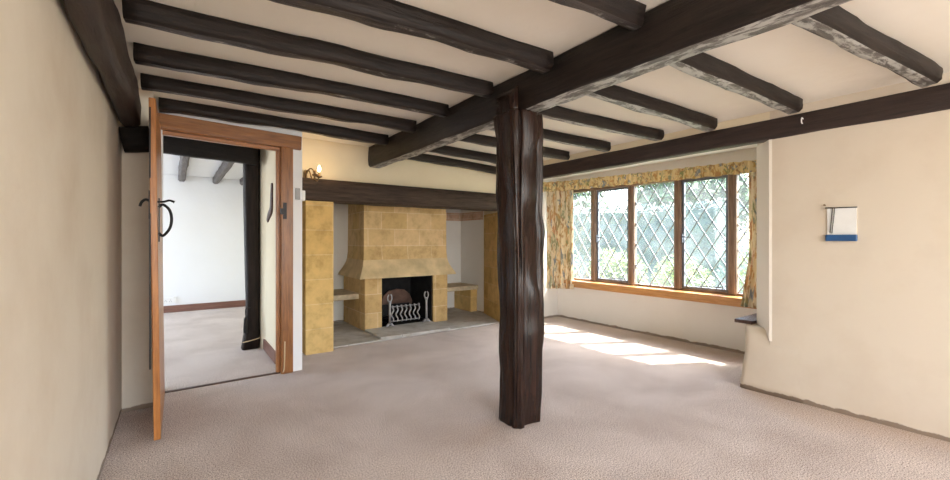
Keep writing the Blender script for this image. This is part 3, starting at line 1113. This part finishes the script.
for i in range(5):
    yb, ya = edges[2 * i], edges[2 * i + 1]
    metal = i in (1, 3)
    za, zb = Z0 + 0.026, Z1 - 0.066
    if metal:
        cs = bmesh.new()
        f = 0.026
        for (a, b, c_, d_) in ((ya, yb, za, za + f), (ya, yb, zb - f, zb), (ya, ya + f, za + f, zb - f), (yb - f, yb, za + f, zb - f)):
            box(cs, 4.667, 4.697, a, b, c_, d_)
        tube(cs, [(4.655, ya + 0.06, za + 0.045), (4.65, ya + 0.30, za + 0.04)], 0.006, 6)
        tube(cs, [(4.668, ya + 0.06, za + 0.02), (4.655, ya + 0.06, za + 0.05)], 0.006, 6)
        box(cs, 4.64, 4.668, yb - 0.02, yb - 0.008, 1.12, 1.22)
        tube(cs, [(4.645, yb - 0.014, 1.19), (4.64, yb - 0.12, 1.175)], 0.007, 6)
        o = obj('casement', cs, M['casement'], wd)
        o['label'] = 'blue grey iron opening casement with stay'
        ya, yb, za, zb = ya + f, yb - f, za + f, zb - f
    pb = bmesh.new()
    box(pb, 4.6805, 4.6835, ya, yb, za, zb)
    pane = obj('pane', pb, M['glass'], wd)
    lb = bmesh.new()
    hw = 0.0045
    for (p, q) in lead_segments(ya, yb, za, zb):
        d = Vector((0, q[0] - p[0], q[1] - p[1]))
        if d.length < 0.015:
            continue
        d.normalize()
        nrm = Vector((0, -d.z, d.y)) * hw
        P, Q = Vector((0, p[0], p[1])), Vector((0, q[0], q[1]))
        vs = []
        for xo in (4.676, 4.688):
            for w_ in (P + nrm, P - nrm, Q - nrm, Q + nrm):
                vs.append(lb.verts.new((xo, w_.y, w_.z)))
        for qd in ((0, 1, 2, 3), (7, 6, 5, 4), (0, 4, 5, 1), (1, 5, 6, 2), (2, 6, 7, 3), (3, 7, 4, 0)):
            lb.faces.new([vs[k] for k in qd])
    obj('leading', lb, M['lead'], pane)


# ---------------- curtains and valance
def cloth(name, path, ztop, zbot, amp, waves, mat, label, cat, group, flare=1.0, nz=26, per=14, gather=None, seed=0, top_amp=None):
    """pleated cloth hung along a floor path; ztop / zbot functions of t"""
    bm = bmesh.new()
    P = [Vector((p[0], p[1], 0)) for p in path]
    L = [0]
    for a, b in zip(P, P[1:]):
        L.append(L[-1] + (b - a).length)

    def at(t):
        s = t * L[-1]
        for i in range(len(P) - 1):
            if s <= L[i + 1] + 1e-9:
                u = (s - L[i]) / (L[i + 1] - L[i])
                d = (P[i + 1] - P[i]).normalized()
                return P[i].lerp(P[i + 1], u), Vector((-d.y, d.x, 0))
        d = (P[-1] - P[-2]).normalized()
        return P[-1], Vector((-d.y, d.x, 0))
    nu = waves * per
    rows = []
    for j in range(nz + 1):
        v = j / nz
        row = []
        for i in range(nu + 1):
            t = i / nu
            p, nrm = at(t)
            z = ztop(t) + (zbot(t) - ztop(t)) * v
            ph = t * waves * 2 * PI + 0.9 * noise.noise(Vector((t * waves * 0.7, v * 0.8, seed)))
            aa = amp * ((top_amp if top_amp is not None else 0.55) + (flare - (top_amp if top_amp is not None else 0.55)) * v) * (0.75 + 0.6 * noise.noise(Vector((t * waves * 0.5, 3, seed + 1))))
            off = math.sin(ph) * aa + 0.006 * noise.noise(Vector((t * 30, v * 9, seed + 5)))
            if gather:
                p = p + gather(t, v)
            row.append(bm.verts.new((p.x + nrm.x * off, p.y + nrm.y * off, z)))
        rows.append(row)
    for a, b in zip(rows, rows[1:]):
        for k in range(nu):
            bm.faces.new((a[k], a[k + 1], b[k + 1], b[k])).smooth = True
    o = tag(obj(name, bm, mat, origin=(P[0].x, P[0].y, zbot(0))), label, cat, group)
    md = o.modifiers.new('thickness', 'SOLIDIFY')
    md.thickness = 0.003
    return o


cloth('curtain', [(4.35, 4.235), (4.46, 4.12), (4.50, 3.87)], lambda t: 1.90, lambda t: 0.44 + 0.02 * t, 0.046, 5, M['fabric'],
      'floral cotton curtain hanging at the left end of the window beside the post', 'curtain', 'floral curtains', seed=1)
cloth('curtain', [(4.45, 1.66), (4.45, 1.42)], lambda t: 1.84, lambda t: 0.515, 0.024, 4, M['fabric'],
      'narrow floral curtain at the right end of the window gathered onto the shelf board', 'curtain', 'floral curtains', seed=4,
      gather=lambda t, v: Vector((-0.25 * max(0, v - 0.6), 0.12 * max(0, v - 0.65) - 0.012 * v, 0)))
cloth('window_valance', [(4.26, 4.24), (4.37, 3.9), (4.39, 3.2), (4.40, 2.2), (4.40, 1.42)], lambda t: 1.985 - 0.085 * t + (0.05 if t > 0.972 else 0) + 0.004 * math.sin(t * 160),
      lambda t: 1.845 - 0.06 * t + 0.006 * math.sin(t * 90), 0.016, 46, M['fabric_val'],
      'ruffled yellow floral valance gathered along the top of the window', 'valance', None, nz=8, per=8, seed=9, top_amp=0.8)
tag(board('curtain_rail', (4.51, 1.42, 1.885), (4.51, 4.20, 1.955), 0.10, 0.018, M['oak_edge']), 'thin wooden rail behind the floral valance', 'curtain rail')

bm = bmesh.new()
box(bm, 3.675, 4.47, 1.345, 1.475, 0.480, 0.508)
bevel(bm, 0.004)
tag(obj('shelf_board', bm, M['dark_board'], origin=(4.0, 1.4, 0.48)), 'dark brown shelf board on the plaster ledge at the right end of the recess', 'shelf')

# ================================================================== WALL FITTINGS
sc_ = thing('wall_sconce', 'aged brass two branch wall light with one lit candle bulb above the lintel', 'wall light', (1.075, 4.355, 1.72))
bm = bmesh.new()
prism_y(bm, [(1.012, 1.64), (1.03, 1.62), (1.048, 1.64), (1.052, 1.75), (1.045, 1.83), (1.03, 1.86), (1.015, 1.83), (1.008, 1.75)], 4.335, 4.358)
bevel(bm, 0.004, 2)
obj('backplate', bm, M['brass'], sc_)
ARMS = [((1.03, 4.335, 1.79), (1.05, 4.27, 1.855), (1.075, 4.22, 1.84), (1.09, 4.21, 1.76), (1.11, 4.21, 1.735), (1.13, 4.21, 1.775)),
        ((1.03, 4.335, 1.77), (1.02, 4.25, 1.83), (1.03, 4.18, 1.82), (1.04, 4.14, 1.75), (1.055, 4.12, 1.735), (1.065, 4.11, 1.77))]
for k, pts in enumerate(ARMS):
    bm = bmesh.new()
    tube(bm, smooth_path(pts, 5), 0.0065, 8)
    obj('arm', bm, M['brass'], sc_, smooth=True)
    e = pts[-1]
    bm = bmesh.new()
    lathe(bm, [(0.008, -0.008), (0.026, 0.0), (0.030, 0.012), (0.026, 0.012), (0.010, 0.008), (0.010, 0.05)], e[0], e[1], e[2], 14)
    obj('candle_holder', bm, M['brass'], sc_, smooth=True)
e = ARMS[0][-1]
bm = bmesh.new()
lathe(bm, [(0.006, 0.05), (0.014, 0.062), (0.017, 0.078), (0.012, 0.098), (0.004, 0.118)], e[0], e[1], e[2], 12)
o = obj('bulb', bm, M['bulb'], sc_, smooth=True)
o['label'] = 'glowing candle bulb'
bl = lamp('sconce_glow', 'POINT', (e[0], e[1] - 0.045, e[2] + 0.09), 0.9, (1.0, 0.66, 0.32), shadow_soft_size=0.02)

sw = thing('light_switch', 'white light switch with a steel plate on the wall corner beside the door frame', 'light switch', (0.86, 3.838, 1.55))
bm = bmesh.new()
box(bm, 0.826, 0.866, 3.829, 3.8395, 1.505, 1.605)
bevel(bm, 0.002)
o = obj('steel_plate', bm, M['grey_plate'], sw)
bm = bmesh.new()
box(bm, 0.8855, 0.912, 3.843, 3.93, 1.50, 1.59)
bevel(bm, 0.003)
obj('switch_plate', bm, M['white_plastic'], sw)
bm = bmesh.new()
box(bm, 0.912, 0.917, 3.875, 3.895, 1.53, 1.56)
obj('rocker', bm, M['white_plastic'], sw)

so = thing('wall_socket', 'white double power socket low on the far room wall beyond the door', 'socket', (-0.13, 8.10, 0.2))
bm = bmesh.new()
box(bm, -0.20, -0.075, 8.093, 8.1055, 0.15, 0.235)
bevel(bm, 0.003)
obj('socket_plate', bm, M['white_plastic'], so)
for x in (-0.168, -0.108):
    bm = bmesh.new()
    for dx, dz in ((0, 0.012), (-0.011, -0.008), (0.011, -0.008)):
        box(bm, x + dx - 0.003, x + dx + 0.003, 8.0915, 8.093, 0.185 + dz - 0.004, 0.185 + dz + 0.004)
    obj('pin_holes', bm, M['iron'], so)
bm = bmesh.new()
box(bm, -0.073, -0.035, 8.08, 8.1055, 0.155, 0.25)
tag(obj('junction_box', bm, M['white_plastic'], origin=(-0.05, 8.1, 0.2)), 'small white box on the far room wall touching the socket', 'junction box')

hg = thing('wall_holder', 'small clear wall holder with a blue bottom hung on the plain right wall', 'wall holder', (XR - 0.02, 0.80, 1.14))
bm = bmesh.new()
box(bm, XR - 0.008, XR - 0.001, 0.705, 0.852, 1.185, 1.365)
obj('back_card', bm, M['white_plastic'], hg)
bm = bmesh.new()
box(bm, XR - 0.030, XR - 0.001, 0.70, 0.858, 1.143, 1.185)
bevel(bm, 0.004)
o = obj('tray', bm, M['blue'], hg)
o['label'] = 'blue tray'
bm = bmesh.new()
tube(bm, [(XR - 0.012, 0.70, 1.362), (XR - 0.012, 0.862, 1.366)], 0.004, 6)
tube(bm, [(XR - 0.012, 0.823, 1.362), (XR - 0.014, 0.836, 1.20), (XR - 0.014, 0.826, 1.196), (XR - 0.012, 0.812, 1.362)], 0.002, 6)
obj('wire_hanger', bm, M['iron'], hg)
bm = bmesh.new()
tube(bm, [(XR + 0.001, 0.866, 1.385), (XR - 0.02, 0.866, 1.387)], 0.005, 8)
tag(obj('wall_nail', bm, M['brass'], origin=(XR, 0.866, 1.385)), 'small nail in the right wall beside the blue bottomed holder', 'nail')

bm = bmesh.new()
tube(bm, smooth_path([(3.533, 0.98, 1.995), (3.51, 0.98, 2.0), (3.50, 0.98, 1.985), (3.505, 0.98, 1.965), (3.52, 0.98, 1.962)], 5), 0.004, 6)
tag(obj('beam_hook', bm, M['white_plastic'], origin=(3.53, 0.98, 1.98)), 'small white hook screwed into the long beam over the window', 'hook')

# ================================================================== FAR ROOM DETAILS
tag(timber('far_lintel', (-0.46, 4.78, 2.085), (0.655, 4.78, 2.03), 0.14, 0.21, [M['black_wood']], 31, rough=0.006),
    'black timber beam across the far room just beyond the door head', 'beam', kind='thing')
for k, (xa, xb, lab) in enumerate(((0.065, 0.035, 'left'), (0.52, 0.50, 'middle'), (0.90, 0.89, 'right'))):
    o = timber('far_room_joist', (xa, 5.10, 2.138), (xb, 8.09 if k < 2 else 8.05, 2.138), 0.09, 0.10, [M['grey_wood']], 40 + k, rough=0.006)
    tag(o, 'grey timber joist on the far room ceiling, %s of the three' % lab, 'joist', 'far room joists', kind='thing')

# dark curved post (cruck) at the end of the partition
bm = bmesh.new()
prof = [(0.0, 0.535, 0.695, 0.15), (0.10, 0.55, 0.70, 0.15), (0.22, 0.565, 0.70, 0.15), (0.32, 0.575, 0.70, 0.15), (0.5, 0.575, 0.70, 0.15), (0.8, 0.57, 0.698, 0.15),
        (1.2, 0.56, 0.698, 0.15), (1.6, 0.553, 0.698, 0.15), (2.0, 0.55, 0.698, 0.15), (2.185, 0.545, 0.698, 0.15)]
rings = []
for z, xa, xb, dy in prof:
    ring = []
    for (u, v) in ((0.12, 0), (0.5, 0), (0.88, 0), (1, .15), (1, .5), (1, .85), (0.88, 1), (0.5, 1), (0.12, 1), (0, .85), (0, .5), (0, .15)):
        p = Vector((xa + (xb - xa) * u, 4.87 + dy * (v - 0.0) * 0.95, z))
        ring.append(bm.verts.new(p + noise.noise_vector(p * 9) * 0.006))
    rings.append(ring)
for a, b in zip(rings, rings[1:]):
    for k in range(12):
        bm.faces.new((a[k], a[(k + 1) % 12], b[(k + 1) % 12], b[k])).smooth = True
bm.faces.new(rings[0][::-1])
bm.faces.new(rings[-1])
MB2 = mat_timber('black_upright', (0.005, 0.0035, 0.003), (0.030, 0.018, 0.013), 0.5, spec=0.2)
for nd in MB2.node_tree.nodes:
    if nd.type == 'MAPPING':
        s = nd.inputs['Scale'].default_value
        nd.inputs['Scale'].default_value = (s[1], s[2], s[0])
tag(obj('curved_post', bm, MB2, origin=(0.64, 4.95, 0)), 'black curved timber post with a spreading foot in the far room', 'post', kind='thing')
# hanging iron hook thing on it
hk = thing('iron_hanger', 'slim black iron hanger with a looped top on the left of the curved post', 'hanger', (0.55, 4.82, 0.2))
bm = bmesh.new()
tube(bm, [(0.558, 4.838, 0.185), (0.558, 4.838, 0.22), (0.560, 4.838, 0.33), (0.562, 4.838, 0.355)], [0.018, 0.02, 0.017, 0.008], 8)
obj('body', bm, M['iron'], hk)
bm = bmesh.new()
tube(bm, smooth_path([(0.562, 4.838, 0.35), (0.558, 4.838, 0.42), (0.575, 4.838, 0.45), (0.595, 4.845, 0.445), (0.60, 4.869, 0.44)], 5), 0.005, 6)
obj('loop', bm, M['iron'], hk)
# cables
bm = bmesh.new()
tube(bm, smooth_path([(0.712, 3.83, 0.01), (0.728, 3.808, 0.03), (0.733, 3.803, 0.12), (0.735, 3.80, 0.28)], 5), 0.005, 6)
tag(obj('loose_cable', bm, M['cable'], origin=(0.72, 3.82, 0)), 'cream cable rising from the carpet against the right door jamb', 'cable')
bm = bmesh.new()
tube(bm, smooth_path([(0.535, 4.862, 0.085), (0.60, 4.856, 0.095), (0.68, 4.858, 0.11), (0.735, 4.862, 0.13)], 5), 0.005, 6)
tag(obj('tacked_cable', bm, M['cable'], origin=(0.63, 4.86, 0.1)), 'thin pale cable tacked across the foot of the curved post', 'cable')
# exposed curved timber in the partition plaster
bm = bmesh.new()
pts = smooth_path([(0.728, 4.36, 1.70), (0.728, 4.37, 1.60), (0.728, 4.375, 1.50), (0.728, 4.40, 1.44), (0.728, 4.52, 1.395), (0.728, 4.60, 1.35)], 5)
tube(bm, pts, [0.026 + 0.020 * math.sin(i / len(pts) * PI) for i in range(len(pts))], 8)
for v in bm.verts:
    v.co.x = 0.728 + (v.co.x - 0.728) * 0.35
tag(obj('exposed_timber', bm, M['dark_board'], smooth=True, origin=(0.728, 4.42, 1.5)), 'curved piece of exposed dark timber on the cream partition inside the doorway', 'timber', kind='thing')

# ================================================================== GARDEN
bm = bmesh.new()
box(bm, 4.95, 60, -30, 45, -0.6, -0.35)
structure('ground_lawn', bm, M['grass'], 'sunlit lawn outside the leaded window', 'lawn')


def foliage(bm, cx, cy, cz, rx, ry, rz, n, size, box_shape=False):
    for _ in range(n):
        if box_shape:
            p = Vector((random.uniform(-1, 1), random.uniform(-1, 1), random.uniform(-1, 1)))
            ax = random.choice((0, 0, 1, 2, 2))
            p[ax] = math.copysign(random.uniform(0.88, 1.04), p[ax])
        else:
            while True:
                p = Vector((random.uniform(-1, 1), random.uniform(-1, 1), random.uniform(-1, 1)))
                if 0.25 < p.length < 1:
                    break
            k = 0.72 + 0.45 * noise.noise(p * 2.6 + Vector((cx, cy, cz)))
            p = p.normalized() * (p.length ** 0.4) * (0.62 + k * 0.5)
        c = Vector((cx + p.x * rx, cy + p.y * ry, cz + p.z * rz))
        if c.z < -0.33:
            continue
        u = Vector((random.gauss(0, 1), random.gauss(0, 1), random.gauss(0, 1))).normalized()
        w = u.orthogonal().normalized()
        s = size * random.uniform(0.6, 1.3)
        u, w = u * s, w * s * 0.55
        bm.faces.new([bm.verts.new(c + q) for q in (-u, -w * 0.9, u, w * 0.9)])


def shrub(name, label, cat, group, cx, cy, r, h, mat, n, size):
    t = thing(name, label, cat, (cx, cy, -0.35), group)
    bm = bmesh.new()
    for _ in range(5):
        foliage(bm, cx + random.uniform(-.4, .4) * r, cy + random.uniform(-.4, .4) * r, -0.35 + h * random.uniform(.4, .62), r * .7, r * .7, h * .45, n // 5, size)
    obj('foliage', bm, mat, t)
    bm = bmesh.new()
    for k in range(4):
        a = k * 1.7
        tube(bm, [(cx + 0.05 * math.cos(a), cy + 0.05 * math.sin(a), -0.36), (cx + 0.3 * r * math.cos(a), cy + 0.3 * r * math.sin(a), -0.35 + h * 0.6)], [0.02, 0.008], 5)
    obj('stem', bm, M['bark'], t)


def tree(label, cx, cy, r, h, n, mat):
    t = thing('garden_tree', label, 'tree', (cx, cy, -0.35), 'trees beyond the hedge')
    bm = bmesh.new()
    for _ in range(9):
        a = random.uniform(0, 2 * PI)
        foliage(bm, cx + math.cos(a) * r * .5, cy + math.sin(a) * r * .5, h * random.uniform(.45, .85), r * .6, r * .6, h * .2, n // 9, 0.16)
    obj('crown', bm, mat, t)
    bm = bmesh.new()
    tube(bm, [(cx, cy, -0.36), (cx + .05, cy, h * .3), (cx, cy + .1, h * .75)], [0.2, 0.15, 0.05], 8)
    obj('trunk', bm, M['bark'], t)


hb = thing('garden_hedge', 'tall clipped blue green hedge across the middle of the window view', 'hedge', (11.3, 7.5, -0.35))
bm = bmesh.new()
box(bm, 10.75, 11.85, 4.7, 11.2, -0.35, 1.95)
rough_up(bm, 0.12, 1.5, cuts=6)
foliage(bm, 11.3, 7.95, 0.85, 0.66, 3.4, 1.28, 7000, 0.06, True)
obj('hedge_body', bm, M['hedge'], hb)
SH = [('yellow green garden shrub outside the leftmost lights of the window', 7.1, 6.75, .62, 1.5),
      ('yellow green garden shrub outside the second window light', 7.4, 5.25, .56, 1.25),
      ('yellow green garden shrub outside the middle window light', 7.5, 3.95, .56, 1.2),
      ('yellow green garden shrub outside the fourth window light', 7.9, 2.75, .56, 1.4),
      ('yellow green garden shrub outside the right hand window light', 8.4, 1.5, .56, 1.25)]
for lab, x, y, r, h in SH:
    shrub('garden_shrub', lab, 'shrub', 'shrubs under the window', x, y, r, h, M['shrub'], 2600, 0.05)
TR = [('leafy garden tree filling the left light of the window', 10.5, 14.2, 1.9, 5.6, 6500),
      ('leafy garden tree behind the hedge left of centre', 15.5, 14.0, 2.0, 5.2, 6500),
      ('leafy garden tree behind the right end of the hedge', 15.5, 7.8, 2.0, 4.6, 6500),
      ('leafy garden tree beyond the lawn in the right hand light', 19.0, 4.3, 1.8, 4.2, 6000)]
for lab, x, y, r, h, n in TR:
    tree(lab, x, y, r, h, n, M['tree'])
bm = bmesh.new()
box(bm, 13.0, 13.4, -3, 5.2, -0.35, 0.95)
tag(obj('garden_wall', bm, M['path'], origin=(13.2, 1, -0.35)), 'low pale stone garden wall seen through the right hand light', 'garden wall', kind='thing')
